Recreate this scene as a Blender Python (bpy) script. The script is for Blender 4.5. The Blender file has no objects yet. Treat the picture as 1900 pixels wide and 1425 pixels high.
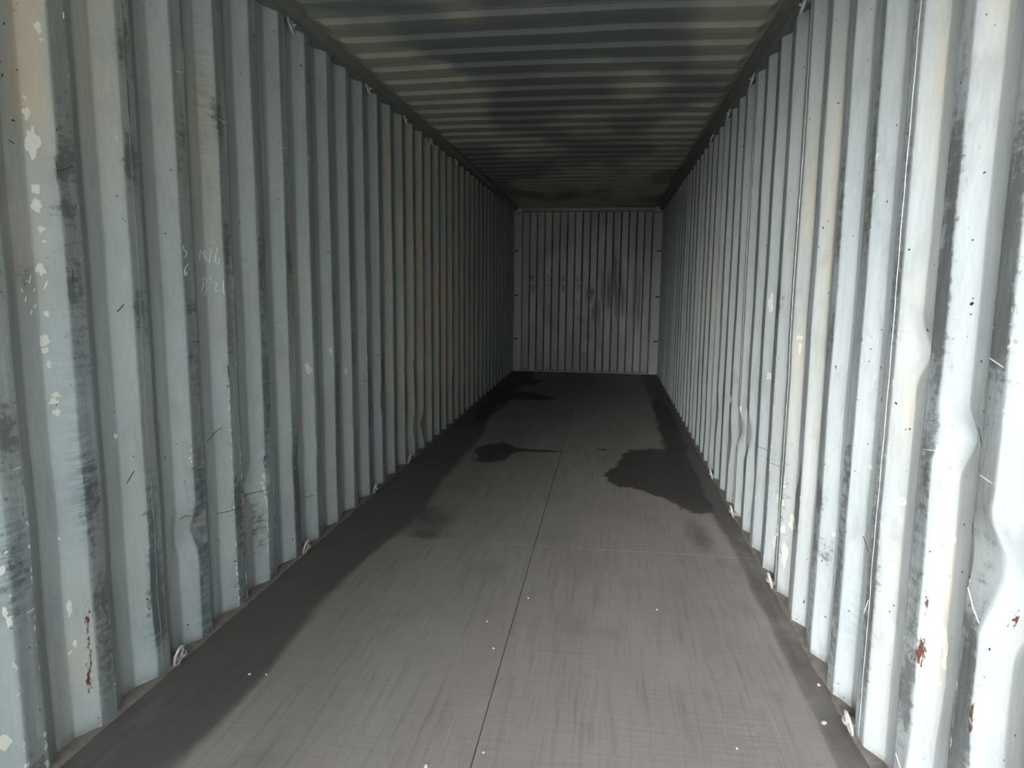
import bpy, bmesh, math, random
import numpy as np
from mathutils import Matrix, Vector

# ------------------------------------------------------------------ camera, sky, sun, exposure
S = bpy.context.scene
COL = S.collection
S.view_settings.view_transform = 'Standard'
S.view_settings.look = 'None'
S.view_settings.gamma = 1.0
S.view_settings.use_curve_mapping = False
S.view_settings.exposure = 0.75

YAW, PITCH, ROLL = 0.1358, 0.1379, 0.0097
F = Vector((-math.sin(YAW)*math.cos(PITCH), math.cos(YAW)*math.cos(PITCH), -math.sin(PITCH)))
R0 = Vector((math.cos(YAW), math.sin(YAW), 0)); U0 = R0.cross(F)
RR = R0*math.cos(ROLL) + U0*math.sin(ROLL); UU = -R0*math.sin(ROLL) + U0*math.cos(ROLL)
cd = bpy.data.cameras.new('camera'); cd.sensor_width = 36.0; cd.lens = 1288.75/1900*36.0
cd.clip_start = 0.02; cd.clip_end = 300
cam = bpy.data.objects.new('camera', cd); COL.objects.link(cam)
M = Matrix((RR, UU, -F)).transposed().to_4x4(); M.translation = Vector((0.3676, 0, 1.3881))
cam.matrix_world = M
S.camera = cam

W = bpy.data.worlds.new('overcast_sky'); S.world = W; W.use_nodes = True
nt = W.node_tree; nt.nodes.clear()
wo = nt.nodes.new('ShaderNodeOutputWorld'); bg = nt.nodes.new('ShaderNodeBackground')
tc = nt.nodes.new('ShaderNodeTexCoord'); sx = nt.nodes.new('ShaderNodeSeparateXYZ')
cr = nt.nodes.new('ShaderNodeValToRGB')
cr.color_ramp.elements[0].position = 0.0; cr.color_ramp.elements[0].color = (0.95, 0.97, 1.0, 1)
cr.color_ramp.elements[1].position = 1.0; cr.color_ramp.elements[1].color = (0.86, 0.93, 1.0, 1)
nt.links.new(tc.outputs['Generated'], sx.inputs[0]); nt.links.new(sx.outputs['Z'], cr.inputs[0])
nt.links.new(cr.outputs[0], bg.inputs[0]); nt.links.new(bg.outputs[0], wo.inputs[0])
bg.inputs[1].default_value = SKY = 3.0

sd = bpy.data.lights.new('hazy_sun', 'SUN'); sd.energy = 4.1; sd.angle = math.radians(32); sd.color = (1.0, 0.985, 0.95)
sun = bpy.data.objects.new('hazy_sun', sd); COL.objects.link(sun)
AZ, EL = math.radians(21), math.radians(12)      # azimuth left of the container's axis, behind the open doors
dirv = Vector((math.sin(AZ)*math.cos(EL), math.cos(AZ)*math.cos(EL), -math.sin(EL)))
sun.rotation_euler = dirv.to_track_quat('-Z', 'Y').to_euler()

# ------------------------------------------------------------------ dimensions (metres)
HW = 1.176; Y0 = -0.49; D = 11.5417; H = 2.682; PD = 0.278; DEP = 0.036
PHL, PHR = 1.8228, 1.5272
rng = random.Random(7)
CHALK=[[(2.3968,1.53),(2.3884,1.5187),(2.4078,1.5088),(2.4087,1.4979),(2.4004,1.4888),(2.387,1.4834)],[(2.413,1.4629),(2.3966,1.447),(2.3898,1.4337),(2.3909,1.4228),(2.4001,1.4218),(2.4066,1.4319),(2.401,1.4351),(2.3931,1.4294)],[(2.6125,1.5488),(2.6301,1.5582)],[(2.5532,1.5186),(2.547,1.4812)],[(2.5546,1.5198),(2.5664,1.5053),(2.5802,1.5211),(2.5838,1.5155),(2.5771,1.4871)],[(2.5823,1.499),(2.6034,1.474)],[(2.6127,1.53),(2.6062,1.5072),(2.6032,1.4717)],[(2.636,1.5325),(2.6252,1.4987),(2.6252,1.4772),(2.6354,1.4705),(2.6417,1.4851),(2.6388,1.4945),(2.6269,1.4892)],[(2.5606,1.4187),(2.567,1.3977),(2.5485,1.353)],[(2.571,1.4189),(2.5901,1.4074),(2.5854,1.3931),(2.5638,1.3859)],[(2.568,1.3859),(2.5856,1.3717),(2.5776,1.3528),(2.5475,1.3424)],[(2.5997,1.4194),(2.6038,1.41),(2.6085,1.4124)],[(2.6076,1.3957),(2.6216,1.3983),(2.6272,1.3936),(2.6194,1.3743),(2.6198,1.3599),(2.6447,1.372)],[(2.6523,1.4072),(2.6506,1.3793),(2.653,1.3502)]]
WHITE=[[(3.2088,2.0375),(3.2239,2.0314),(3.2762,2.0386)],[(3.484,2.0276),(3.5614,2.0432)],[(3.5012,2.0502),(3.5192,2.0338)],[(2.4057,2.1376),(2.441,2.1432)],[(2.4744,2.232),(2.4695,2.1963),(2.4642,2.1467)],[(2.6711,2.035),(2.7311,2.0335)],[(1.8894,2.1454),(1.889,2.1268)],[(1.7206,1.3952),(1.733,1.3873)],[(1.7387,1.409),(1.732,1.39)],[(1.7485,1.3737),(1.7426,1.3628)],[(1.702,1.3737),(1.7054,1.363)],[(1.7473,1.3299),(1.7407,1.3191)],[(1.7161,1.3522),(1.7117,1.3361)],[(1.7321,1.3139),(1.7253,1.3004)],[(1.7805,1.3933),(1.7723,1.3711)],[(1.5878,0.8991),(1.6101,0.9014)],[(1.7578,0.2814),(1.7641,0.291)],[(1.5902,0.4981),(1.6174,0.4994)]]
DARK=[[(2.3366,0.5083),(2.3544,0.5161),(2.3786,0.5087)],[(2.5703,0.4496),(2.6306,0.4438),(2.7014,0.4436)],[(2.8089,0.444),(2.8961,0.4444),(2.9502,0.4474)],[(3.3901,0.2657),(3.4827,0.2612)],[(1.8454,1.4254),(1.8543,1.4245)],[(1.8498,1.4256),(1.8491,1.3884)],[(2.4069,1.1757),(2.4955,1.1685)],[(2.05,0.7286),(2.0741,0.767)],[(2.0552,1.2979),(2.0757,1.323)],[(2.5335,0.7629),(2.5627,0.7729),(2.623,0.8066)],[(1.8215,1.7226),(1.8293,1.7022),(1.8253,1.6772)],[(1.8293,1.7022),(1.8597,1.7126),(1.8837,1.7277)],[(2.149,2.223),(2.1437,2.1498)],[(2.1437,2.0358),(2.1416,1.938),(2.1386,1.8883)],[(1.7019,1.7607),(1.7213,1.756)]]
CHIPL=[(1.8028,2.075,0.0074,0.0155),(1.808,2.0453,0.0051,0.004),(1.766,1.8436,0.0086,0.0168),(1.7634,1.8839,0.0036,0.0054),(1.7717,1.767,0.0143,0.0454),(1.7691,1.647,0.0103,0.0128),(1.7695,1.5969,0.011,0.0213),(1.7765,1.5353,0.0082,0.0093),(1.7809,1.504,0.0045,0.0046),(1.7673,1.426,0.0105,0.0154),(1.7712,1.3044,0.0049,0.0106),(1.76,1.2294,0.0109,0.0195),(1.7612,1.1984,0.0084,0.0101),(1.7675,1.1599,0.0058,0.0101),(1.7776,1.0711,0.0094,0.0074),(1.7709,1.0529,0.0099,0.008),(1.7757,1.0192,0.0091,0.0104),(3.4594,0.9597,0.0192,0.0294),(3.7517,1.0233,0.0101,0.0169),(2.0235,0.8959,0.0082,0.0085),(4.0042,0.874,0.0109,0.0218),(1.7677,0.4242,0.0056,0.0245),(1.7739,0.3085,0.0048,0.0105),(1.5294,0.5297,0.0077,0.0161),(1.5353,0.4994,0.0066,0.0162),(1.5029,0.1718,0.0152,0.0248),(1.5334,0.6433,0.0065,0.016),(1.7577,0.6455,0.0033,0.0054)]
CHIPR=[(1.7432,0.5284,0.0081,0.0326),(1.7486,0.5539,0.0064,0.0136),(1.7453,0.4783,0.0054,0.0164),(1.777,0.4145,0.0129,0.0073),(1.7583,0.4177,0.0101,0.0061),(2.0311,0.7998,0.011,0.0105),(1.7415,0.7979,0.0051,0.0079),(1.7509,0.9545,0.0038,0.0063),(3.72,1.3172,0.0245,0.0403),(3.1592,1.1838,0.0187,0.0103),(3.1536,1.1411,0.0104,0.0189),(3.7005,0.9516,0.0896,0.0184),(4.6332,0.6784,0.1134,0.0251),(4.3075,0.669,0.0276,0.0297),(4.3505,0.7479,0.1109,0.0141),(2.2934,0.8342,0.0113,0.0081),(3.4078,0.3849,0.0915,0.021),(3.2556,0.2767,0.1048,0.0265),(3.4113,0.1625,0.0883,0.0344),(3.1649,0.1972,0.0141,0.0548),(3.1821,0.3127,0.0152,0.0183),(3.1302,0.3603,0.0903,0.0268),(2.5788,0.506,0.0064,0.0081),(2.0295,0.7965,0.0127,0.0124)]
DEBRIS=[(1.146,2.426),(1.098,2.198),(0.796,2.026),(-0.875,2.185),(-0.814,2.19),(0.047,2.956),(-0.098,2.711),(0.616,2.928),(-0.036,2.498),(-0.123,1.807),(0.033,1.893)]

# ------------------------------------------------------------------ helpers
def vnoise(u, v, seed=0):
    u = np.asarray(u, float); v = np.asarray(v, float)
    iu = np.floor(u).astype(np.int64); iv = np.floor(v).astype(np.int64)
    fu = u-iu; fv = v-iv; fu = fu*fu*(3-2*fu); fv = fv*fv*(3-2*fv)
    def h(a, b):
        n = (a*374761393 + b*668265263 + seed*144665) & 0xffffffff
        n = ((n ^ (n >> 13))*1274126177) & 0xffffffff
        return ((n ^ (n >> 16)) & 0xffff)/65535.0
    return (h(iu, iv)*(1-fu)+h(iu+1, iv)*fu)*(1-fv) + (h(iu, iv+1)*(1-fu)+h(iu+1, iv+1)*fu)*fv

def link(o, parent=None):
    COL.objects.link(o)
    if parent: o.parent = parent
    return o

def grid(name, P, attrs, mat, parent=None, flip=False, smooth=True):
    """P: (nu, nv, 3) array of points -> one quad mesh with float attributes."""
    nu, nv = P.shape[:2]
    me = bpy.data.meshes.new(name)
    idx = np.arange(nu*nv).reshape(nu, nv)
    q = np.stack([idx[:-1, :-1], idx[1:, :-1], idx[1:, 1:], idx[:-1, 1:]], -1).reshape(-1, 4)
    if flip: q = q[:, ::-1]
    me.vertices.add(nu*nv); me.vertices.foreach_set('co', P.reshape(-1).astype(np.float32))
    me.loops.add(q.size); me.loops.foreach_set('vertex_index', q.reshape(-1).astype(np.int32))
    me.polygons.add(len(q)); me.polygons.foreach_set('loop_start', (np.arange(len(q))*4).astype(np.int32))
    me.polygons.foreach_set('loop_total', np.full(len(q), 4, np.int32))
    if smooth: me.polygons.foreach_set('use_smooth', np.ones(len(q), bool))
    me.update(calc_edges=True)
    for k, a in attrs.items():
        at = me.attributes.new(k, 'FLOAT', 'POINT'); at.data.foreach_set('value', np.ascontiguousarray(a.reshape(-1), dtype=np.float32))
    me.materials.append(mat)
    return link(bpy.data.objects.new(name, me), parent)

def mesh_obj(name, bm, mat, parent=None, smooth=False):
    me = bpy.data.meshes.new(name); bmesh.ops.recalc_face_normals(bm, faces=bm.faces); bm.to_mesh(me); bm.free()
    if smooth:
        for p in me.polygons: p.use_smooth = True
    me.materials.append(mat)
    return link(bpy.data.objects.new(name, me), parent)

def bm_box(bm, a, b, bev=0.0):
    vs = [bm.verts.new((x, y, z)) for x in (a[0], b[0]) for y in (a[1], b[1]) for z in (a[2], b[2])]
    fs = [bm.faces.new([vs[i] for i in f]) for f in ((0,1,3,2),(4,6,7,5),(0,4,5,1),(2,3,7,6),(0,2,6,4),(1,5,7,3))]
    if bev:
        es = list({e for f in fs for e in f.edges})
        bmesh.ops.bevel(bm, geom=es, offset=bev, segments=2, affect='EDGES', profile=0.6)

def bm_prism(bm, poly, y0, y1, n=1):
    """poly in (x,z) extruded along y."""
    rows = [[bm.verts.new((x, y0+(y1-y0)*i/n, z)) for x, z in poly] for i in range(n+1)]
    for a, b in zip(rows[:-1], rows[1:]):
        for i in range(len(poly)):
            j = (i+1) % len(poly); bm.faces.new((a[i], a[j], b[j], b[i]))
    bm.faces.new(rows[0]); bm.faces.new(list(reversed(rows[-1])))

def bm_tube(bm, pts, r, seg=8, closed=False):
    pts = [Vector(p) for p in pts]; n = len(pts); rings = []
    up = None
    for i, p in enumerate(pts):
        t = (pts[(i+1) % n]-pts[i-1]) if closed else (pts[min(i+1, n-1)]-pts[max(i-1, 0)])
        t.normalize()
        if up is None: up = t.orthogonal()
        up = (up - t*up.dot(t)).normalized(); b = t.cross(up)
        rad = r[i] if isinstance(r, (list, tuple)) else r
        rings.append([bm.verts.new(p + (up*math.cos(2*math.pi*k/seg)+b*math.sin(2*math.pi*k/seg))*rad) for k in range(seg)])
    m = n if closed else n-1
    for i in range(m):
        a = rings[i]; b = rings[(i+1) % n]
        # align the seam when closing
        off = 0
        if closed and i == n-1:
            off = min(range(seg), key=lambda o: (a[0].co-b[o].co).length)
        for k in range(seg):
            bm.faces.new((a[k], a[(k+1) % seg], b[(k+1+off) % seg], b[(k+off) % seg]))
    if not closed:
        bm.faces.new(rings[0]); bm.faces.new(list(reversed(rings[-1])))

def structure(name, label):
    o = bpy.data.objects.new(name, None); link(o); o['kind'] = 'structure'; o['label'] = label
    o.empty_display_size = 0.2
    return o

def tag(o, label, cat, group=None):
    o['label'] = label; o['category'] = cat
    if group: o['group'] = group
    return o

# ------------------------------------------------------------------ node-material helper
class NM:
    def __init__(s, name):
        s.m = bpy.data.materials.new(name); s.m.use_nodes = True; s.t = s.m.node_tree; s.t.nodes.clear()
        s.out = s.t.nodes.new('ShaderNodeOutputMaterial'); s.b = s.t.nodes.new('ShaderNodeBsdfPrincipled')
        s.t.links.new(s.b.outputs[0], s.out.inputs[0])
        s.pos = s.t.nodes.new('ShaderNodeTexCoord').outputs['Object']
    def put(s, sock, v):
        if isinstance(v, bpy.types.NodeSocket): s.t.links.new(v, sock)
        elif v is not None: sock.default_value = v
    def noise(s, scale=(1, 1, 1), sc=1.0, det=3, rough=0.55, dist=0.0):
        mp = s.t.nodes.new('ShaderNodeMapping'); mp.inputs['Scale'].default_value = scale; s.t.links.new(s.pos, mp.inputs[0])
        n = s.t.nodes.new('ShaderNodeTexNoise'); n.inputs['Scale'].default_value = sc; n.inputs['Detail'].default_value = det
        n.inputs['Roughness'].default_value = rough; n.inputs['Distortion'].default_value = dist
        s.t.links.new(mp.outputs[0], n.inputs['Vector']); return n.outputs[0]
    def attr(s, name):
        a = s.t.nodes.new('ShaderNodeAttribute'); a.attribute_name = name; return a.outputs['Fac']
    def math(s, op, a, b=None, clamp=False):
        n = s.t.nodes.new('ShaderNodeMath'); n.operation = op; n.use_clamp = clamp
        s.put(n.inputs[0], a)
        if b is not None: s.put(n.inputs[1], b)
        return n.outputs[0]
    def step(s, v, lo, hi):
        n = s.t.nodes.new('ShaderNodeMapRange'); n.interpolation_type = 'SMOOTHSTEP'; n.clamp = True
        s.put(n.inputs[0], v); n.inputs[1].default_value = lo; n.inputs[2].default_value = hi; return n.outputs[0]
    def mix(s, f, a, b):
        n = s.t.nodes.new('ShaderNodeMix'); n.data_type = 'RGBA'
        s.put(n.inputs[0], f)
        for k, v in ((6, a), (7, b)):
            s.put(n.inputs[k], (v[0], v[1], v[2], 1) if isinstance(v, tuple) else v)
        return n.outputs[2]
    def bump(s, h, strength, dist=0.01):
        n = s.t.nodes.new('ShaderNodeBump'); n.inputs['Strength'].default_value = strength; n.inputs['Distance'].default_value = dist
        s.put(n.inputs['Height'], h); s.t.links.new(n.outputs[0], s.b.inputs['Normal'])
    def done(s, col, rough=0.5, metal=0.0, spec=0.5):
        s.put(s.b.inputs['Base Color'], (col[0], col[1], col[2], 1) if isinstance(col, tuple) else col)
        s.put(s.b.inputs['Roughness'], rough); s.put(s.b.inputs['Metallic'], metal)
        s.b.inputs['Specular IOR Level'].default_value = spec
        return s.m

# ------------------------------------------------------------------ materials
def mat_wall(name, cool, warm, gloss=.30):
    m = NM(name)
    big = m.noise((1, 1, 0.6), 1.6, 3)
    col = m.mix(m.step(big, .35, .7), cool, tuple(c*1.13 for c in cool))
    vst = m.noise((1, 22, 0.7), 1.0, 4)                      # vertical run-off streaks
    col = m.mix(m.math('MULTIPLY', m.step(vst, .5, .75), .22), col, (.24, .25, .235))
    w = m.math('MULTIPLY', m.attr('warm'), m.step(m.noise((1, 1, 1), 2.3, 2), .3, .6))
    col = m.mix(w, col, warm)
    mot = m.noise((1, 2.2, 1), 5.5, 4, .6, .5)                # handled, mottled paint film
    col = m.mix(m.math('MULTIPLY', m.step(mot, .5, .72), .26), col, (.20, .225, .225))
    col = m.mix(m.math('MULTIPLY', m.step(m.noise((1, 1.3, 1), 13, 5, .7), .56, .70), .16), col, (.62, .65, .64))
    # bluish rub marks
    hs = m.noise((1, 9, 60), 1.0, 4, .7, .3)                  # horizontal hatching left by cargo
    bl = m.math('MULTIPLY', m.attr('blue'), m.step(hs, .38, .58))
    col = m.mix(m.math('MULTIPLY', bl, .75, True), col, (.12, .2, .24))
    rub_shade = m.math('MULTIPLY', m.attr('rub_shade'), m.step(m.noise((1, 12, .8), 1.0, 4, .6), .22, .62))  # rubbed dirt and painted shade share this dark tint
    col = m.mix(m.math('MULTIPLY', rub_shade, .66, True), col, (.075, .08, .074))
    # dark scuffs
    fine = m.noise((1, 1, 1), 34, 5, .75)
    sc1 = m.math('ADD', m.math('MULTIPLY', m.attr('scuff'), .56), m.math('ADD', m.math('MULTIPLY', m.math('SUBTRACT', hs, .5), .8), m.math('MULTIPLY', m.math('SUBTRACT', fine, .5), 1.3)))
    sc = m.step(sc1, .22, .50)
    col = m.mix(m.math('MULTIPLY', m.math('MULTIPLY', m.attr('scuff'), .28), 1.0, True), col, (.13, .14, .135))
    col = m.mix(m.math('MULTIPLY', sc, .62), col, (.065, .07, .07))
    # sparse small scratches and pin holes
    pin = m.step(m.math('ADD', m.noise((1, 1, 1), 62, 1, .4), m.math('MULTIPLY', m.noise((1, 1, 1), 2.7, 2), .22)), .885, .91)
    col = m.mix(pin, col, (.03, .028, .025))
    # cream primer flecks, mostly on the ridges
    ch = m.math('ADD', m.math('MULTIPLY', m.attr('chip'), .42), m.noise((1, 1.4, 1), 42, 4, .6))
    chm = m.step(m.math('ADD', ch, m.math('MULTIPLY', m.noise((1, 1, 1), 3.1, 2), .22)), .86, .90)
    col = m.mix(chm, col, (.62, .64, .57))
    # rust
    ru = m.math('ADD', m.math('MULTIPLY', m.attr('rust'), .46), m.math('MULTIPLY', m.math('SUBTRACT', m.noise((1, 1.8, .6), 60, 5, .75), .5), 1.7))
    rm = m.step(ru, .38, .50)
    col = m.mix(rm, col, m.mix(m.noise((1, 1, 1), 90, 2), (.04, .022, .016), (.15, .058, .030)))
    gr = m.math('MULTIPLY', m.attr('grime'), m.step(m.noise((1, 1, 1), 16, 4), .3, .6))
    col = m.mix(m.math('MULTIPLY', gr, .8), col, (.11, .095, .08))
    rg = m.math('ADD', m.math('MULTIPLY', rm, .35), m.math('ADD', gloss, m.math('MULTIPLY', fine, .2)))
    m.bump(m.math('ADD', m.noise((1, 3, 1), 7, 3), m.math('MULTIPLY', fine, .12)), .30, .012)
    return m.done(col, rg, 0, .5)

def mat_roof():
    m = NM('roof_paint')
    patch = m.noise((.8, .45, .1), 1.25, 2, .5, .3)
    col = m.mix(m.step(patch, .42, .56), (.17, .187, .185), (.38, .365, .295))
    col = m.mix(m.math('MULTIPLY', m.step(m.noise((1, 1, .1), 5, 4), .5, .75), .2), col, (.11, .113, .11))
    m.bump(m.noise((1, 1, 1), 9, 3), .15, .01)
    return m.done(col, .36, 0, .6)

def mat_floor():
    m = NM('worn_plywood')
    n1 = m.noise((1, .35, 1), 3.2, 4)
    col = m.mix(n1, (.245, .223, .206), (.37, .343, .32))
    gx = m.noise((16, .7, 1), 3.0, 5, .7)                       # wear along the length
    gy = m.noise((1.2, 26, 1), 2.0, 4, .7)
    col = m.mix(m.math('MULTIPLY', m.step(gx, .48, .75), .5), col, (.13, .12, .113))
    col = m.mix(m.math('MULTIPLY', m.step(gy, .5, .75), .22), col, (.13, .12, .113))
    lt = m.step(m.noise((60, 1.3, 1), 1.6, 3, .6, .4), .60, .70)  # thin pale scratches
    col = m.mix(m.math('MULTIPLY', lt, m.math('MULTIPLY', m.step(m.noise((1, 1, 1), 1.9, 2), .45, .6), .5)), col, (.42, .40, .37))
    grn = m.step(m.noise((1, .8, 1), 2.6, 3), .56, .7)
    col = m.mix(m.math('MULTIPLY', grn, .35), col, (.155, .175, .163))
    e = m.math('ADD', m.attr('stain'), m.math('MULTIPLY', m.math('SUBTRACT', m.noise((1, .7, 1), 6, 6, .7), .5), 1.1))
    sm = m.step(e, .42, .56)
    col = m.mix(m.math('MULTIPLY', sm, .86), col, (.04, .039, .041))
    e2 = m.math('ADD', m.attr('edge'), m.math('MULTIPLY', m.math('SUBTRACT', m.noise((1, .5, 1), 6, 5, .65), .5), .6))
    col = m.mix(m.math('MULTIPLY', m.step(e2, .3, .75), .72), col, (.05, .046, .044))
    e3 = m.math('MULTIPLY', m.attr('smear'), m.step(m.noise((5, 1.4, 1), 5, 4), .45, .65))
    col = m.mix(m.math('MULTIPLY', e3, .55), col, (.17, .185, .18))
    cr_ = m.math('MULTIPLY', m.attr('crazed'), m.step(m.noise((.6, 3, 1), 16, 4, .6, 1.2), .53, .62))
    col = m.mix(m.math('MULTIPLY', cr_, .8), col, (.25, .235, .22))
    fl = m.step(m.noise((1, 1, 1), 60, 1, .4), .79, .82)
    col = m.mix(m.math('MULTIPLY', fl, .6), col, (.4, .4, .38))
    ro = m.math('ADD', .52, m.math('MULTIPLY', gx, .2))
    m.bump(m.math('ADD', m.math('MULTIPLY', gx, .6), m.math('MULTIPLY', gy, .5)), .28, .006)
    return m.done(col, ro, 0, .42)

def mat_plain(name, a, b, sc=8, rough=.5, metal=0., spec=.5, bump=.1, rust=0.):
    m = NM(name); n = m.noise((1, 1, 1), sc, 4)
    col = m.mix(n, a, b)
    if rust: col = m.mix(m.math('MULTIPLY', m.step(m.noise((1, 1, 1), sc*2.3, 5, .7), .5, .68), rust), col, (.13, .06, .03))
    m.bump(n, bump, .004)
    return m.done(col, rough, metal, spec)

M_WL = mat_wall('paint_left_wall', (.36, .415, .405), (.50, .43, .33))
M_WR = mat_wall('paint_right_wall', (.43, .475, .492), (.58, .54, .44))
M_WB = mat_wall('paint_end_wall', (.38, .39, .375), (.45, .38, .34), .24)
M_RF = mat_roof(); M_FL = mat_floor()
M_RAIL = mat_plain('rail_paint', (.15, .165, .155), (.20, .215, .20), 6, .45, rust=.35)
M_SILL = mat_plain('dirty_rail_paint', (.12, .105, .09), (.23, .215, .20), 26, .75, rust=.55, bump=.4)
M_RING = mat_plain('zinc_rod', (.42, .44, .43), (.60, .62, .61), 40, .38, .25)
M_LUG = mat_plain('rusty_lug', (.20, .17, .15), (.38, .34, .31), 60, .7, rust=.5, bump=.4)
M_CHIP = mat_plain('cream_primer', (.58, .60, .52), (.70, .71, .62), 50, .6)
M_CHALK = mat_plain('chalk', (.60, .64, .64), (.74, .77, .77), 90, .85)
M_GOUGE = mat_plain('dark_scratch', (.035, .033, .03), (.075, .06, .05), 60, .8)
M_WELD = mat_plain('weld_metal', (.30, .32, .32), (.62, .64, .63), 70, .32, .3)
M_INK = mat_plain('faded_marking_paint', (.045, .022, .02), (.075, .035, .03), 60, .7)
M_DEB = mat_plain('flake_paint', (.66, .68, .64), (.78, .78, .74), 40, .6)
M_SEAL = mat_plain('joint_sealant', (.02, .02, .02), (.035, .033, .03), 30, .7)
M_STRAP = mat_plain('dark_bar', (.02, .02, .02), (.03, .03, .03), 30, .6)
M_YARD = mat_plain('yard_concrete', (.38, .36, .33), (.50, .48, .44), 1.3, .9)

# ------------------------------------------------------------------ corrugated side walls
def prof(y, ph):
    def lin(t):
        t = np.mod(t, PD); return np.interp(t, [0, .072, .14, .21, PD], [0, 0, DEP, DEP, 0])
    t = np.asarray(y, float)-ph
    return (lin(t-.003)+lin(t)+lin(t+.003))/3

DENTS = {'L': [(2.87, .475, .055, .07, .045), (2.885, .40, .04, .05, -.012), (2.37, .455, .06, .06, .036), (2.80, 1.38, .05, .03, .013), (2.74, 1.40, .03, .05, -.006),
               (5.36, .24, .08, .10, .045), (5.70, .21, .07, .09, .040), (5.62, .75, .06, .1, .03), (3.28, .50, .06, .08, .012), (3.45, .52, .07, .05, -.008),
               (2.13, .30, .05, .12, .008), (4.62, .60, .06, .07, .010), (1.84, 1.69, .04, .03, .008), (5.35, .75, .1, .09, .016), (2.15, .80, .03, .25, .006)],
         'R': [(2.00, 1.225, .045, .05, .038), (1.755, 1.045, .05, .05, .038), (1.45, .80, .10, .085, .085), (1.50, .90, .05, .04, -.010),
               (3.03, .635, .04, .06, .032), (4.10, .565, .06, .09, .045), (4.36, .55, .06, .08, .045), (3.86, .36, .05, .1, .012), (4.55, .40, .07, .1, .02),
               (1.76, .42, .05, .10, .016), (1.50, .34, .05, .08, .016), (1.49, .20, .04, .06, -.012), (1.80, .25, .04, .10, .010),
               (3.33, .33, .05, .12, .012), (5.1, .5, .1, .1, .015)]}

def wander(side, y, z):
    sd = 13 if side == 'L' else 25
    return (vnoise(y*1.7, z*4.2, sd)-.5)*.010*np.clip(1.3-z*.45, .15, 1)
def rows(a, b, period, phase, keys, step):
    """sample positions from a to b with rows pinned at the bend lines of a repeating profile."""
    ks = []
    k = math.floor((a-phase)/period)-1
    while phase+k*period < b+period:
        ks += [phase+k*period+q for q in keys]; k += 1
    ks = [a]+[q for q in sorted(ks) if a+.0012 < q < b-.0012]+[b]; out = []
    for p, q in zip(ks[:-1], ks[1:]):
        n = max(1, int(round((q-p)/step))); out += [p+(q-p)*i/n for i in range(n)]
    return np.array(out+[b])

def surf(side, y, z):
    """distance of the sheet from the centre line (always positive)."""
    ph = PHL if side == 'L' else PHR; sd = 11 if side == 'L' else 23
    y = np.asarray(y, float); z = np.asarray(z, float)
    wob = (vnoise(y*5+3, z*3.1, sd)-.5)*.005*np.clip(1.35-z*.35, .25, 1) + (vnoise(y*14, z*7, sd+1)-.5)*.0015*np.clip(1.4-z*.5, .2, 1)
    yy = y + wander(side, y, z)     # edges wander a little
    d = HW + prof(yy, ph) + wob
    for (a, b, ry, rz, amp) in DENTS[side]:
        r = np.sqrt(((y-a)/ry)**2+((z-b)/rz)**2)
        d = d + amp*np.clip(1-r*.55, 0, 1)**1.3
    return d

WARM = {'L': [(1.77, 2.0, .05, .45, .95), (2.02, 2.1, .06, .5, .45), (2.60, 2.1, .05, .5, .55), (1.70, 1.6, .06, .3, .4), (1.78, .3, .04, .15, .5),
              (3.40, 1.35, .05, .7, .6), (5.75, 1.4, .06, 1.0, .9), (6.3, 1.3, .6, 1.1, .30)],
        'R': [(2.02, 1.5, .045, .9, .75), (1.75, 2.2, .04, .35, .6), (2.86, 1.6, .05, .8, .7), (3.4, 1.5, .05, 1.0, .4), (3.14, 1.3, .06, .4, .8), (3.14, 1.9, .05, .6, .5), (4.5, 1.5, .05, .9, .55),
              (5.6, 1.3, .05, .6, .7), (6.75, .9, .05, .5, .6), (1.75, .6, .04, .4, .6), (6.2, 1.6, 1.2, .8, .35), (1.45, 1.2, .04, .8, .3)]}
RUST = {'L': [(1.808, .32, .012, .14, 1.1), (1.80, .17, .010, .05, 1.0), (2.66, 1.05, .012, .06, 1.0), (1.56, .82, .012, .05, .9), (1.61, .80, .012, .09, .8), (2.935, .58, .012, .12, .9), (2.70, .45, .02, .04, .8),
              (3.22, .48, .012, .08, .6), (2.10, .16, .08, .025, .5), (1.90, .62, .02, .04, .6), (3.28, .45, .012, .09, .7), (2.47, .93, .012, .03, .7), (1.85, .56, .02, .02, .6), (2.73, 1.1, .015, .08, .5)],
        'R': [(1.800, .470, .012, .045, 1.5), (1.825, .44, .018, .03, .8), (1.795, .62, .010, .06, .9), (1.530, .46, .010, .05, 1.2), (1.47, .80, .025, .03, 1.0), (1.49, .72, .015, .03, 1.1), (1.545, .98, .02, .02, .5), (1.40, .93, .05, .012, .8), (3.22, .66, .02, .02, .8),
              (1.56, .16, .02, .05, .8), (1.51, .56, .010, .05, .7), (2.37, .8, .01, .03, .6), (2.8, .72, .01, .04, .5), (1.53, .3, .012, .03, .7), (2.09, 1.3, .01, .05, .5)]}
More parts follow.
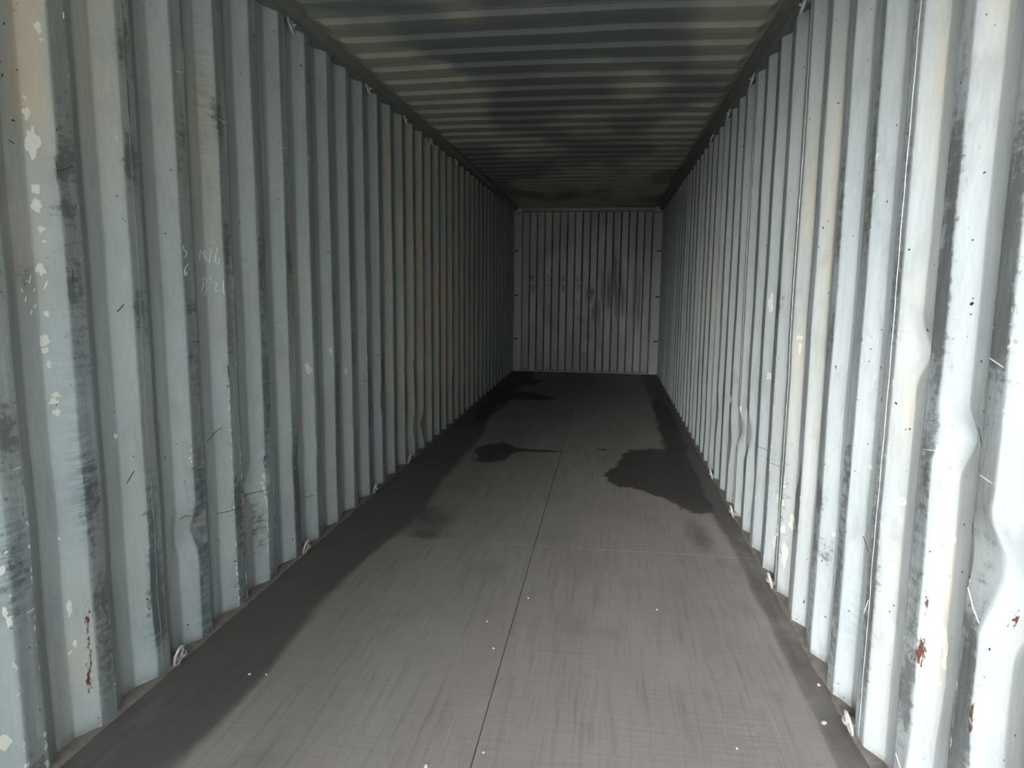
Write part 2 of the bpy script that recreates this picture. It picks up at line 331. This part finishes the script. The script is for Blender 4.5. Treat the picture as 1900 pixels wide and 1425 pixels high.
SCUFF = {'L': [(1.84, 1.72, .045, .05, .8), (1.84, 1.60, .04, .03, .9), (1.85, 1.37, .05, .06, .5), (1.72, 1.40, .07, .05, .5), (2.13, 1.78, .035, .07, .75), (2.13, 2.12, .04, .06, .6), (2.66, 2.05, .03, .09, .8), (2.69, 1.55, .03, .10, .7), (2.43, 1.95, .03, .05, .4),
               (2.13, 1.32, .05, .07, .5), (2.43, 1.30, .05, .03, .6), (2.97, 1.45, .03, .12, .6), (3.25, 1.5, .03, .10, .5), (2.88, .30, .06, .16, .6), (2.69, .50, .05, .08, .6), (2.13, .50, .05, .22, .55), (2.13, .28, .05, .12, .6), (1.84, .68, .05, .14, .45), (2.42, .62, .05, .2, .5), (2.42, .35, .05, .14, .5),
               (2.69, .3, .04, .15, .55), (3.26, .3, .05, .2, .5), (4.37, .78, .06, .08, .7), (4.37, .5, .05, .12, .4), (3.8, .6, .04, .2, .4), (4.65, .75, .04, .12, .5), (5.5, .8, .06, .1, .6), (1.56, .62, .05, .14, .5), (1.56, 1.0, .05, .08, .35), (2.97, .9, .03, .3, .4), (5.7, 1.0, .04, .3, .4)],
         'R': [(1.84, 1.66, .05, .13, .75), (1.84, 1.33, .05, .16, .8), (1.57, 1.50, .05, .22, .85), (1.57, 1.3, .05, .1, .5), (1.84, .98, .04, .12, .5), (2.11, .55, .035, .17, .95), (2.11, .25, .03, .15, .8), (2.12, 1.5, .03, .4, .5), (2.40, .50, .03, .2, .6), (2.68, .45, .03, .22, .55), (2.43, .38, .04, .1, .6),
               (2.60, .42, .05, .08, .6), (2.95, .5, .04, .12, .5), (2.66, .62, .05, .05, .7), (1.84, .6, .04, .2, .35), (1.57, .62, .04, .16, .55), (1.57, .38, .05, .12, .5), (2.38, 1.75, .03, .35, .5), (2.66, 1.6, .03, .3, .45), (3.5, 1.33, .06, .08, .7), (3.2, .4, .04, .3, .45), (1.84, .32, .04, .12, .6), (1.82, 1.5, .02, .5, .3), (3.95, 1.0, .05, .2, .3)]}
BLUE = {'L': [(1.84, .78, .05, .16, .9), (1.56, .66, .06, .16, .9), (2.13, .16, .05, .05, 1.0), (2.42, .12, .05, .1, .9), (2.69, .12, .05, .08, .9), (2.95, .62, .05, .1, .6), (1.9, .18, .05, .12, .6), (2.42, .55, .05, .25, .5), (1.84, 1.1, .05, .35, .35), (3.24, .68, .04, .12, .5), (2.4, 1.2, .05, .4, .3), (2.6, 2.1, .05, .3, .5)],
        'R': [(1.57, .25, .05, .2, .5), (1.84, .75, .04, .1, .4), (2.3, .3, .05, .2, .25), (3.0, .3, .05, .2, .2)]}

def wall_fields(side, y, z):
    ph = PHL if side == 'L' else PHR; sd = 31 if side == 'L' else 57
    t = np.mod(y-ph, PD)
    inner = ((t > .004) & (t < .070)).astype(float)
    ridge = np.exp(-(np.minimum(np.minimum(t, PD-t), np.abs(t-.072))/.010)**2)
    outer = ((t > .14) & (t < .21)).astype(float)
    low = np.clip(1.25-z*.55, 0, 1)
    def g(lst, base):
        for a, b, ry, rz, amp in lst: base = base + amp*np.exp(-((y-a)/ry)**2-((z-b)/rz)**2)
        return base
    n1 = vnoise(y*3.6, z*2.2, sd); n2 = vnoise(y*3.6+50, z*5, sd+3)
    n4 = vnoise(y*9+7, z*7, sd+21)
    scuff = inner*(.16+.75*np.clip(n2-.38, 0, 1)*(.5+low)+.35*np.clip(n4-.55, 0, 1)) + .22*np.clip(n4-.62, 0, 1)*low + .10*np.clip(n1-.5, 0, 1)
    scuff = g(SCUFF[side], scuff)
    chip = ridge*np.clip(n1-.22, 0, 1)*.9*(.5+.5*low) + .16*np.clip(n2-.5, 0, 1)*low
    rust = ridge*np.clip(vnoise(y*7, z*6, sd+5)-.45, 0, 1)*.5*low
    rust = g(RUST[side], rust)
    k = np.floor((y-ph+.068)/PD)
    hue = vnoise(k*7.13, k*0+3.3, sd+9)
    warm = g(WARM[side], .28*np.clip(hue-.45, 0, 1)*vnoise(k*3.1, z*1.3, sd+10))
    if side == 'L': warm = warm + .30*np.clip((z-1.15)/.9, 0, 1)*np.clip(1-(y-2.2)/1.6, 0, 1)*(.4+vnoise(y*6, z*1.5, 77))
    if side == 'L': warm = warm + .62*np.clip((y-4.70)/.06, 0, 1)*np.clip(1-(y-7.0)/3.0, .15, 1)*np.clip(.4+z, 0, 1)
    warm = np.clip(warm, 0, 1)
    blue = g(BLUE[side], inner*low*.2*n2)
    rub_shade = np.interp(t, [0, .004, .012, .070, .078, .10, .136, .142, .205, .212, .274, PD], [.1, .5, .9, 1, 1.25, 1.25, 1.2, .5, .38, 0, 0, .1])  # worn flats, plus shade painted on recesses and slopes turned from the doors
    rub_shade = rub_shade*np.clip(.78+(y-2.5)*.09, .6, 1.25)  # painted shade deepens towards the far end
    grime = np.exp(-(z/.03)**2)*.8 + .35*outer*np.exp(-(z/.10)**2)
    return dict(scuff=scuff, chip=chip, rust=rust, warm=warm, blue=blue, grime=grime, rub_shade=rub_shade)

ZT = 2.655
def build_wall(side, name, seams, label, mat):
    root = structure(name, label); s = -1 if side == 'L' else 1
    for a, b in zip(seams[:-1], seams[1:]):
        dy = .008 if a < 3.5 else (.010 if a < 7 else .014)
        dz = .02 if a < 3.5 else (.032 if a < 7 else .06)
        ys = rows(a, b, PD, PHL if side == 'L' else PHR, [c+o for c in (0, .072, .14, .21) for o in (-.003, 0, .003)], dy*1.3)
        zs = np.linspace(0.004, ZT, int(round(ZT/dz))+1)
        Y, Z = np.meshgrid(ys, zs, indexing='ij')
        Y = Y-wander(side, Y, Z)*(1 if a > 0 else np.clip((Y-a)/.5, 0, 1))
        P = np.stack([s*surf(side, Y, Z), Y, Z], -1)
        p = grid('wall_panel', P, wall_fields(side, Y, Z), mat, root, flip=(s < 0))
        if b < D-.1:      # vertical weld where two panels meet
            bm = bmesh.new(); zz = np.linspace(.02, ZT-.02, 70)
            pts = [(s*(float(surf(side, b, z))-.0005), b+.0012*math.sin(z*37)+.002*math.sin(z*5), z) for z in zz]
            bm_tube(bm, pts, [0.0015+.0005*math.sin(z*90) for z in zz], 5)
            mesh_obj('weld_bead', bm, M_WELD if s > 0 else M_RAIL, p, True)
    return root

seamL = [Y0, 1.0, 2.137, 3.11, 4.778, 5.89, 7.0, 8.11, 9.22, 10.33, D+.06]
seamR = [Y0, .98, 2.118, 3.23, 4.342, 5.454, 6.566, 7.678, 8.79, 9.902, D+.06]
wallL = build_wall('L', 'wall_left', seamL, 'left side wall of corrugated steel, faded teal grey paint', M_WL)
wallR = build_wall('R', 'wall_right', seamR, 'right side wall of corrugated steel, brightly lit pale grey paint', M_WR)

def drape_blob(side, cy, cz, ry, rz, seed, parent):
    r = random.Random(seed); n = 26; bm = bmesh.new(); s = -1 if side == 'L' else 1
    prof_ = [max(.3, 1+r.uniform(-.75, .6)) for _ in range(n)]
    prof_ = [(prof_[i-1]+1.6*prof_[i]+prof_[(i+1) % n])/3.6 for i in range(n)]
    def P(k, i, off):
        a = 2*math.pi*i/n; y = cy+ry*k*prof_[i]*math.cos(a); z = cz+rz*k*prof_[i]*math.sin(a)
        return bm.verts.new((s*(float(surf(side, y, z))-off), y, z))
    c = bm.verts.new((s*(float(surf(side, cy, cz))-.0016), cy, cz)); prev = None
    for k, off in ((.35, .0016), (.7, .0016), (.97, .0014), (1.03, -.0004)):
        ring = [P(k, i, off) for i in range(n)]
        for i in range(n):
            j = (i+1) % n
            if prev is None: bm.faces.new((c, ring[i], ring[j]))
            else: bm.faces.new((prev[i], ring[i], ring[j], prev[j]))
        prev = ring
    mesh_obj('paint_chip', bm, M_CHIP, parent, False)

def stroke(name, side, pts, w, mat, parent, off=.0014):
    s = -1 if side == 'L' else 1; dense = []
    for (a, b), (c, d) in zip(pts[:-1], pts[1:]):
        n = max(2, int(math.hypot(c-a, d-b)/.006))
        dense += [(a+(c-a)*i/n, b+(d-b)*i/n) for i in range(n)]
    dense.append(pts[-1]); bm = bmesh.new(); rows = []
    m = len(dense)
    for i, (y, z) in enumerate(dense):
        a = dense[max(0, i-1)]; b = dense[min(m-1, i+1)]
        ty, tz = b[0]-a[0], b[1]-a[1]; l = math.hypot(ty, tz) or 1; ny, nz = -tz/l, ty/l
        ww = w*(.55+.45*math.sin(math.pi*(i+.7)/(m+.4)))*(.8+.4*rng.random())
        row = []
        for q, o in ((-1, -.0006), (-.55, off), (.55, off), (1, -.0006)):
            yy, zz = y+ny*ww*q, z+nz*ww*q
            row.append(bm.verts.new((s*(float(surf(side, yy, zz))-o), yy, zz)))
        rows.append(row)
    for a, b in zip(rows[:-1], rows[1:]):
        for k in range(3): bm.faces.new((a[k], a[k+1], b[k+1], b[k]))
    mesh_obj(name, bm, mat, parent, False)

for i, (y, z, ry, rz) in enumerate(CHIPL): drape_blob('L', y, z, min(ry, .02), rz, 100+i, wallL)
for i, (y, z, ry, rz) in enumerate(CHIPR): drape_blob('R', y, z, min(ry, .018), rz, 300+i, wallR)
for p in CHALK: stroke('chalk_mark', 'L', p, .0016, M_CHALK, wallL)
for p in WHITE: stroke('scratch_mark', 'L', p, .0016, M_CHALK, wallL)
for p in DARK: stroke('scratch_mark', 'L', p, .0017, M_GOUGE, wallL)
for p in ([(2.128, .46), (2.160, .40), (2.172, .395)], [(1.86, .145), (1.80, .10), (1.775, .07)], [(1.86, .99), (1.80, 1.0)], [(1.60, 1.25), (1.54, 1.235)], [(1.59, .995), (1.54, .99)],
          [(1.60, .735), (1.57, .70), (1.54, .68)]):
    stroke('scratch_mark', 'R', p, .0012, M_CHALK, wallR)
for p in ([(2.30, .60), (2.28, .585), (2.25, .565)], [(3.9, .58), (3.6, .55), (3.4, .545)], [(1.66, .87), (1.655, .84)], [(1.62, 1.0), (1.70, 1.08)], [(1.625, .44), (1.60, .30), (1.64, .22)]):
    stroke('scratch_mark', 'R', p, .0013, M_GOUGE, wallR)

# ------------------------------------------------------------------ end wall
wb = structure('wall_back', 'dark corrugated steel end wall at the far end of the container')
PB = .247; XB0 = -.934
def bprof(x):
    def lin(t):
        t = np.mod(t, PB); return np.interp(t, [0, .112, .1235, .2355, PB], [0, 0, .036, .036, 0])
    t = np.asarray(x, float)-XB0
    return (lin(t-.003)+lin(t)+lin(t+.003))/3
def bsurf(x, z):
    x = np.asarray(x, float); z = np.asarray(z, float)
    d = D+.015+bprof(x) + (vnoise(x*4, z*3, 71)-.5)*.012
    for a, b, rx, rz, amp in ((.33, 1.35, .06, .35, .024), (.50, 1.60, .05, .3, .022), (.56, 1.15, .05, .3, .018), (.83, 1.2, .04, .5, .022), (.06, 1.28, .05, .12, .016), (.06, .55, .06, .12, .010), (-.1, .85, .05, .06, .01), (.18, 1.0, .06, .3, .014)):
        d = d+amp*np.exp(-((x-a)/rx)**2-((z-b)/rz)**2)
    return d
xs_seam = [-1.075, -.3, .4, 1.075]
for a, b in zip(xs_seam[:-1], xs_seam[1:]):
    X, Z = np.meshgrid(np.linspace(a, b, int((b-a)/.006)), np.linspace(.004, 2.64, 110), indexing='ij')
    nn = vnoise(X*9, Z*4, 81); tt = np.mod(X-XB0, PB)
    edge = np.exp(-(np.minimum(np.minimum(tt, PB-tt), np.abs(tt-.118))/.007)**2)
    fld = dict(scuff=.25*np.clip(nn-.35, 0, 1)+.25*np.exp(-((X-.19)/.06)**2-((Z-1.2)/.25)**2)+.4*np.exp(-((X-.06)/.05)**2-((Z-1.9)/.1)**2),
               chip=edge*.4*nn, rust=edge*.25, warm=.5*np.clip(vnoise(X*8, Z*.8, 83)-.3, 0, 1), rub_shade=edge*1.9+.3*nn+.25*(((tt > .118) & (tt < .24))), blue=.25*np.clip(.9-Z, 0, 1), grime=.7*np.exp(-(Z/.03)**2))  # mottled dirt plus shade painted into the grooves and recessed flats
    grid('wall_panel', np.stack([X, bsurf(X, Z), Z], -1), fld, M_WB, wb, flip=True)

for s in (-1, 1):
    bm = bmesh.new(); bm_box(bm, (min(s*1.06, s*1.25), D-.045, -.005), (max(s*1.06, s*1.25), D+.08, 2.70), .004)
    po = mesh_obj('corner_post', bm, M_WB, wb)
    for zz in (1.99, 1.265, .545):
        bm = bmesh.new(); bm_tube(bm, [(s*1.175, D-.050, zz), (s*1.115, D-.052, zz-.004)], .009, 8)
        mesh_obj('lashing_pin', bm, M_STRAP, po, True)
    bm = bmesh.new(); bm_box(bm, (min(s*1.068, s*1.17), D-.058, 2.595), (max(s*1.068, s*1.17), D-.045, 2.688), .003)
    mesh_obj('gusset_plate', bm, M_WB, po)
    bm = bmesh.new(); bm_box(bm, (min(s*1.062, s*1.17), D-.056, 2.583), (max(s*1.062, s*1.17), D-.045, 2.592), .001)
    mesh_obj('plate_gap', bm, M_STRAP, po)
bm = bmesh.new(); bm_prism(bm, [(D-.020, 2.612), (D-.035, 2.625), (D-.035, 2.69), (D+.08, 2.69), (D+.08, 2.612)], -1.06, 1.06)
bmesh.ops.transform(bm, matrix=Matrix(((0, 1, 0, 0), (1, 0, 0, 0), (0, 0, 1, 0), (0, 0, 0, 1))), verts=bm.verts)
mesh_obj('header_rail', bm, mat_plain('header_paint', (.27, .24, .22), (.42, .38, .35), 5, .35), wb)
bm = bmesh.new(); bm_box(bm, (-1.06, D-.03, -.003), (1.06, D+.08, .016), .003)
mesh_obj('sill_strip', bm, mat_plain('sill_paint', (.30, .30, .28), (.42, .42, .40), 20, .4, rust=.4), wb)

# stencilled letters on the proud flats of the end wall
GL = {'M': [[(0, 0), (0, 1), (.5, .35), (1, 1), (1, 0)]], 'S': [[(1, .85), (.7, 1), (.25, 1), (0, .8), (.1, .58), (.9, .42), (1, .2), (.75, 0), (.25, 0), (0, .15)]],
      'K': [[(0, 0), (0, 1)], [(1, 1), (.05, .45)], [(.35, .6), (1, 0)]], 'U': [[(0, 1), (0, .2), (.25, 0), (.75, 0), (1, .2), (1, 1)]],
      '0': [[(.25, 0), (0, .2), (0, .8), (.25, 1), (.75, 1), (1, .8), (1, .2), (.75, 0), (.25, 0)]], '7': [[(0, 1), (1, 1), (.35, 0)]],
      '8': [[(.5, .52), (.1, .7), (.2, 1), (.8, 1), (.9, .7), (.5, .52), (0, .3), (.15, 0), (.85, 0), (1, .3), (.5, .52)]], '2': [[(0, .8), (.3, 1), (.8, 1), (1, .75), (0, 0), (1, 0)]]}
def letter(ch, cx, cz, w=.052, h=.088, t=.0065):
    bm = bmesh.new()
    for st in GL[ch]:
        for (a, b), (c, d) in zip(st[:-1], st[1:]):
            x0, z0, x1, z1 = cx+(a-.5)*w, cz+(b-.5)*h, cx+(c-.5)*w, cz+(d-.5)*h
            l = math.hypot(x1-x0, z1-z0); ux, uz = (x1-x0)/l, (z1-z0)/l; x0 -= ux*t*.5; z0 -= uz*t*.5; x1 += ux*t*.5; z1 += uz*t*.5
            nx, nz = -uz*t, ux*t; n = 5; rows = []
            for i in range(n+1):
                x = x0+(x1-x0)*i/n; z = z0+(z1-z0)*i/n
                rows.append([bm.verts.new((x+q*nx, float(bsurf(x+q*nx, z+q*nz))-.002, z+q*nz)) for q in (-.5, .5)])
            for p, q in zip(rows[:-1], rows[1:]): bm.faces.new((p[0], p[1], q[1], q[0]))
    mesh_obj('stencil_letter', bm, M_INK, wb)
for ch, x, z in (('M', -.893, 1.545), ('S', -.625, 1.545), ('K', -.372, 1.545), ('U', -.125, 1.545), ('0', -.885, 1.385), ('7', -.62, 1.385), ('8', -.375, 1.385), ('2', -.13, 1.385), ('0', .10, 1.36)):
    letter(ch, x, z)

# ------------------------------------------------------------------ roof: die-stamped panels
ceil = structure('ceiling', 'dark corrugated steel roof with crosswise stamped ribs')
PR = .2573; YR = 3.470           # y of the first measured bright flank
def rprof(y):
    def lin(t):
        t = np.mod(t, PR); return np.interp(t, [0, .019, .110, .150, PR], [0, .022, .022, 0, 0])   # drops towards the inside
    t = np.asarray(y, float)-YR+.012
    return (lin(t-.0012)+lin(t)+lin(t+.0012))/3
def rsurf(x, y):
    x = np.asarray(x, float); y = np.asarray(y, float)
    e = np.clip((1.112-np.abs(x))/.055, 0, 1); e = e*e*(3-2*e)
    yy = y + (vnoise(x*1.4, y*1.1, 91)-.5)*.02
    bow = .010*(1-(x/1.15)**2)
    return H+.004 + bow - rprof(yy)*e + (vnoise(x*2.3, y*1.9, 92)-.5)*.010
y = YR-.012-.05-PR*16
edges = [Y0]
yy = YR-.03
while yy > Y0+.3: yy -= PR*4
yy += PR*4 if yy < Y0+.3 else 0
while yy < D-.2:
    edges.append(yy); yy += PR*4
edges.append(D+.05)
xs = np.concatenate([np.linspace(-1.135, -1.05, 9), np.linspace(-1.0, 1.0, 33), np.linspace(1.05, 1.135, 9)])
for a, b in zip(edges[:-1], edges[1:]):
    ys = rows(a, b, PR, YR-.012, [c+o for c in (0, .019, .110, .150) for o in (-.0015, 0, .0015)], .016)
    X, Y = np.meshgrid(xs, ys, indexing='ij')
    Y = Y-(vnoise(X*1.4, Y*1.1, 91)-.5)*.02
    p = grid('roof_panel', np.stack([X, Y, rsurf(X, Y)], -1), {}, M_RF, ceil, flip=True)
    if b < D-.1:
        bm = bmesh.new(); bm_tube(bm, [(x, b, float(rsurf(x, b))-.0005) for x in np.linspace(-1.13, 1.13, 60)], .0022, 5)
        mesh_obj('weld_bead', bm, M_RAIL, p, True)

# rails
def trim(name, poly, label, mat, y0=Y0-.02, y1=D+.05):
    bm = bmesh.new(); bm_prism(bm, poly, y0, y1, 12); o = mesh_obj(name, bm, mat); o['kind'] = 'structure'; o['label'] = label; return o
trim('trim_1', [(-1.152, 2.640), (-1.146, 2.634), (-1.32, 2.634), (-1.32, 2.72), (-1.118, 2.72), (-1.118, 2.682)], 'left top side rail', M_RAIL)
trim('trim_2', [(1.152, 2.622), (1.146, 2.616), (1.32, 2.616), (1.32, 2.72), (1.118, 2.72), (1.118, 2.682)], 'right top side rail', M_RAIL)
def ledge(name, s, label):       # dirty bottom rail ledge visible in the recesses, its inner edge ragged with sealant
    ys = np.linspace(Y0, D, 700); xs_ = np.array([0, .006, .014, .05, .10, .15])
    X, Y = np.meshgrid(xs_, ys, indexing='ij')
    rag = (vnoise(Y*26, Y*0, 5+s)-.5)*.010+(vnoise(Y*7, Y*0+2, 8+s)-.5)*.008
    z = np.interp(X, [0, .006, .014, .05, .15], [-.004, .004, .009, .010, .010])+(vnoise(X*60, Y*30, 4)-.5)*.004*(X > .001)
    P = np.stack([s*(1.163+X+rag*np.clip(1-X/.05, 0, 1)), Y, z], -1)
    o = grid(name, P, {}, M_SILL, None, flip=(s > 0)); o['kind'] = 'structure'; o['label'] = label
ledge('baseboard_left', -1, 'dirty bottom rail along the left wall'); ledge('baseboard_right', 1, 'dirty bottom rail along the right wall')
# door end frame (behind and around the camera)
bm = bmesh.new(); bm_box(bm, (-1.33, Y0-.12, 2.56), (1.33, Y0+.005, 2.76), .01); o = mesh_obj('trim_3', bm, M_RAIL); o['kind'] = 'structure'; o['label'] = 'door header'
for k, s in ((4, -1), (5, 1)):
    bm = bmesh.new(); bm_box(bm, (min(s*1.17, s*1.33), Y0-.12, -.15), (max(s*1.17, s*1.33), Y0+.005, 2.56), .01)
    o = mesh_obj('trim_%d' % k, bm, M_RAIL); o['kind'] = 'structure'; o['label'] = 'door corner post'

# ------------------------------------------------------------------ floor: plywood sheets
floor = structure('floor', 'worn grey brown plywood floor with a centre joint')
ST = [(-.56, 5.72, .17, .40, 1.1), (-.30, 5.83, .30, .05, .75), (-.15, 5.80, .16, .04, .6), (.74, 5.5, .24, .55, 1.4), (.50, 5.10, .13, .22, .95), (.90, 4.95, .15, .50, 1.0), (1.0, 4.5, .10, .25, .55), (.78, 4.95, .18, .28, .8),
      (-.80, 8.85, .38, .40, 1.1), (-.45, 8.7, .22, .14, .8), (.35, 5.96, .10, .04, .7),
      (1.0, 6.6, .10, .9, .9), (1.02, 8.0, .12, 1.2, .9), (-.9, 7.0, .12, .9, .4), (-1.0, 8.0, .12, 1.2, .6), (-.75, 10.2, .2, .5, .8)]
def floor_fields(X, Y):
    s = np.zeros_like(X)
    for a, b, rx, ry, amp in ST: s = s+amp*np.exp(-((X-a)/rx)**2-((Y-b)/ry)**2)
    w = (vnoise(Y*1.1, Y*0, 3)-.5)*.14
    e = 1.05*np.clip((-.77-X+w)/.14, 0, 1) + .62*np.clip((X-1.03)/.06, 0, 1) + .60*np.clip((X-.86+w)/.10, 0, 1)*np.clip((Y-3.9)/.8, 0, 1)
    e = e+.62*np.exp(-((X-.91)/.12)**2-((Y-3.85)/.32)**2)+.62*np.exp(-((X+.66)/.22)**2-((Y-3.95)/.42)**2)+.3*np.exp(-((X+.6)/.15)**2-((Y-3.65)/.08)**2)
    e = e+.5*np.exp(-((X+.84)/.06)**2-((Y-2.0)/.5)**2)
    sm = np.exp(-((X+1.08)/.07)**2-((Y-1.85)/.22)**2)+.6*np.exp(-((X+1.02)/.05)**2-((Y-2.9)/.25)**2)+.7*np.exp(-((X-.90)/.09)**2-((Y-3.0)/.35)**2)+.4*np.exp(-((X+.62)/.12)**2-((Y-2.55)/.5)**2)
    cz = np.exp(-((X-.86)/.07)**2)*np.clip((3.4-Y)/.3, 0, 1)+.7*np.exp(-((X-.60)/.015)**2)*np.clip((3.7-Y)/.2, 0, 1)
    return dict(stain=s, edge=e, smear=sm, crazed=cz)
ysh = [Y0, 1.20, 3.60, 5.93, 8.50, 10.9, D]
def fz(X, Y): return (vnoise(X*3, Y*2.2, 17)-.5)*.004
for a, b in zip(ysh[:-1], ysh[1:]):
    for x0, x1 in ((-1.168, -.0), (.0, 1.168)):
        if x0 > -1e-6: x0, x1 = .008, 1.168
        else: x0, x1 = -1.168, .007
        g = .0012; n = 62; d = .02 if b < 6.5 else .035
        xs_ = np.concatenate([[x0+g, x0+g, x0+g+.002], np.linspace(x0+g+.02, x1-g-.02, int(1.16/d)), [x1-g-.002, x1-g, x1-g]])
        ys_ = np.concatenate([[a+g*.6, a+g*.6, a+g*.6+.0008], np.linspace(a+g+.02, b-g-.02, int((b-a)/d)), [b-g*.6-.0008, b-g*.6, b-g*.6]])
        X, Y = np.meshgrid(xs_, ys_, indexing='ij'); Z = fz(X, Y)
        Z[1, :] -= .0003; Z[-2, :] -= .0003; Z[:, 1] -= .0001; Z[:, -2] -= .0001
        Z[0, :] = Z[-1, :] = -.02; Z[:, 0] = Z[:, -1] = -.02
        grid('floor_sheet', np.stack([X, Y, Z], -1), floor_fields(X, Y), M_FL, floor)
bm = bmesh.new(); bm_box(bm, (-1.34, Y0-.1, -.14), (1.34, D+.1, -.012)); mesh_obj('underfloor', bm, M_SEAL, floor)

# ------------------------------------------------------------------ yard outside the open doors
bm = bmesh.new()
v = [bm.verts.new(p) for p in ((-60, -60, -.16), (60, -60, -.16), (60, 40, -.16), (-60, 40, -.16))]; bm.faces.new(v)
o = mesh_obj('ground', bm, M_YARD); o['kind'] = 'structure'; o['label'] = 'concrete yard outside the container'

# ------------------------------------------------------------------ lashing rings
def make_ring(top):
    root = bpy.data.objects.new('lashing_ring', None); link(root); root.empty_display_size = .05
    sg = -1 if top else 1
    bm = bmesh.new(); pts = []
    for i in range(28):          # D-shaped closed rod in the wall's plane, leaning into the room
        a = 2*math.pi*i/28; cy = .025*math.cos(a); cz = .036*math.sin(a)
        if cy > .013: cy = .013+(cy-.013)*.35
        pts.append((.010+.010*math.sin(a)*sg, cy, sg*.030+cz))
    bm_tube(bm, pts, .0052, 8, closed=True)
    mesh_obj('ring_rod', bm, M_RING, root, True)
    bm = bmesh.new(); pts = []
    for i in range(9):           # staple that holds the ring
        a = math.pi*i/8; pts.append((.006+.012*math.sin(a), .026+.012*math.cos(a)*-1, sg*(.022)+(i-4)*.002))
    bm_tube(bm, pts, .006, 7)
    mesh_obj('staple', bm, M_RING if top else M_LUG, root, True)
    bm = bmesh.new(); bm_box(bm, (-.022, .006, min(0, sg*.022)), (.006, .052, max(0, sg*.022)), .004)
    mesh_obj('bracket', bm, M_RAIL if top else M_LUG, root)
    return root
proto = {True: make_ring(True), False: make_ring(False)}; used = {True: False, False: False}
def place_ring(side, top, y, label):
    src = proto[top]
    if not used[top]: r = src; used[top] = True
    else:
        r = src.copy(); COL.objects.link(r)
        for ch in src.children:
            c = ch.copy(); COL.objects.link(c); c.parent = r
    s = -1 if side == 'L' else 1
    zt = 2.636 if side == 'L' else 2.618
    r.location = (s*1.160 if top else s*1.166, y, zt if top else .009)
    r.scale = (1, 1, 1); r.rotation_euler = (0, 0, 0)
    if s > 0: r.scale = (-1, 1, 1)
    tag(r, label, 'lashing ring', 'lashing rings on the %s rail' % ('top' if top else 'bottom'))
ORD = ['nearest', 'second', 'third', 'fourth', 'fifth', 'sixth', 'seventh']
for i, y in enumerate([3.30, 4.37, 5.18, 5.93, 6.90]):
    place_ring('L', True, y, 'steel lashing ring under the left top rail, ' + ('nearest to the camera' if i == 0 else ORD[i]+' from the camera'))
for i, y in enumerate([3.27, 4.34, 5.14, 5.93]):
    place_ring('R', True, y, 'steel lashing ring under the right top rail, ' + ('nearest to the camera' if i == 0 else ORD[i]+' from the camera'))
for i, y in enumerate([2.20, 3.29, 4.38, 5.20]):
    place_ring('L', False, y, 'pale lashing ring on the floor edge of the left wall, ' + ('nearest to the camera' if i == 0 else ORD[i]+' from the camera'))
for i, y in enumerate([2.15, 3.24, 4.27, 5.15]):
    place_ring('R', False, y, 'pale lashing ring on the floor edge of the right wall, ' + ('nearest to the camera' if i == 0 else ORD[i]+' from the camera'))

# ------------------------------------------------------------------ paint flakes on the floor
LB = ['white paint flake on the floor before the nearest right-hand lashing ring, the farther one',
      'larger white paint flake on the floor beside the nearest right-hand lashing ring',
      'small pale flake near the bottom edge of the floor, right of the centre joint',
      'bright flake on the dark left floor margin, left one of a pair', 'bright flake on the dark left floor margin, right one of a pair',
      'tiny pale flake just right of the centre floor joint', 'tiny pale flake left of the centre joint, farthest on that side',
      'pale speck on the right-hand floor sheet beside the scored line', 'tiny pale flake left of the centre joint, mid floor',
      'flat white flake at the bottom of the photo, left of the centre joint', 'tiny pale flake touching the centre joint near the bottom']
for i, (x, y) in enumerate(DEBRIS):
    r = random.Random(40+i); sz = (.0075, .010, .005, .0065, .005, .0055, .004, .0055, .004, .008, .004)[i]
    bm = bmesh.new(); n = 7; ring = [(math.cos(2*math.pi*k/n)*sz*r.uniform(.6, 1.15), math.sin(2*math.pi*k/n)*sz*r.uniform(.5, 1.0)) for k in range(n)]
    lo = [bm.verts.new((a*.9, b*.9, 0)) for a, b in ring]; hi = [bm.verts.new((a, b, .0022+abs(a)*.25)) for a, b in ring]
    bm.faces.new(hi); bm.faces.new(list(reversed(lo)))
    for k in range(n): bm.faces.new((lo[k], lo[(k+1) % n], hi[(k+1) % n], hi[k]))
    o = mesh_obj('paint_flake', bm, M_DEB); o.location = (x, y, float(fz(x, y))+.0003); o.rotation_euler = (0, 0, r.uniform(0, 3))
    tag(o, LB[i], 'paint flake', 'paint flakes on the floor')
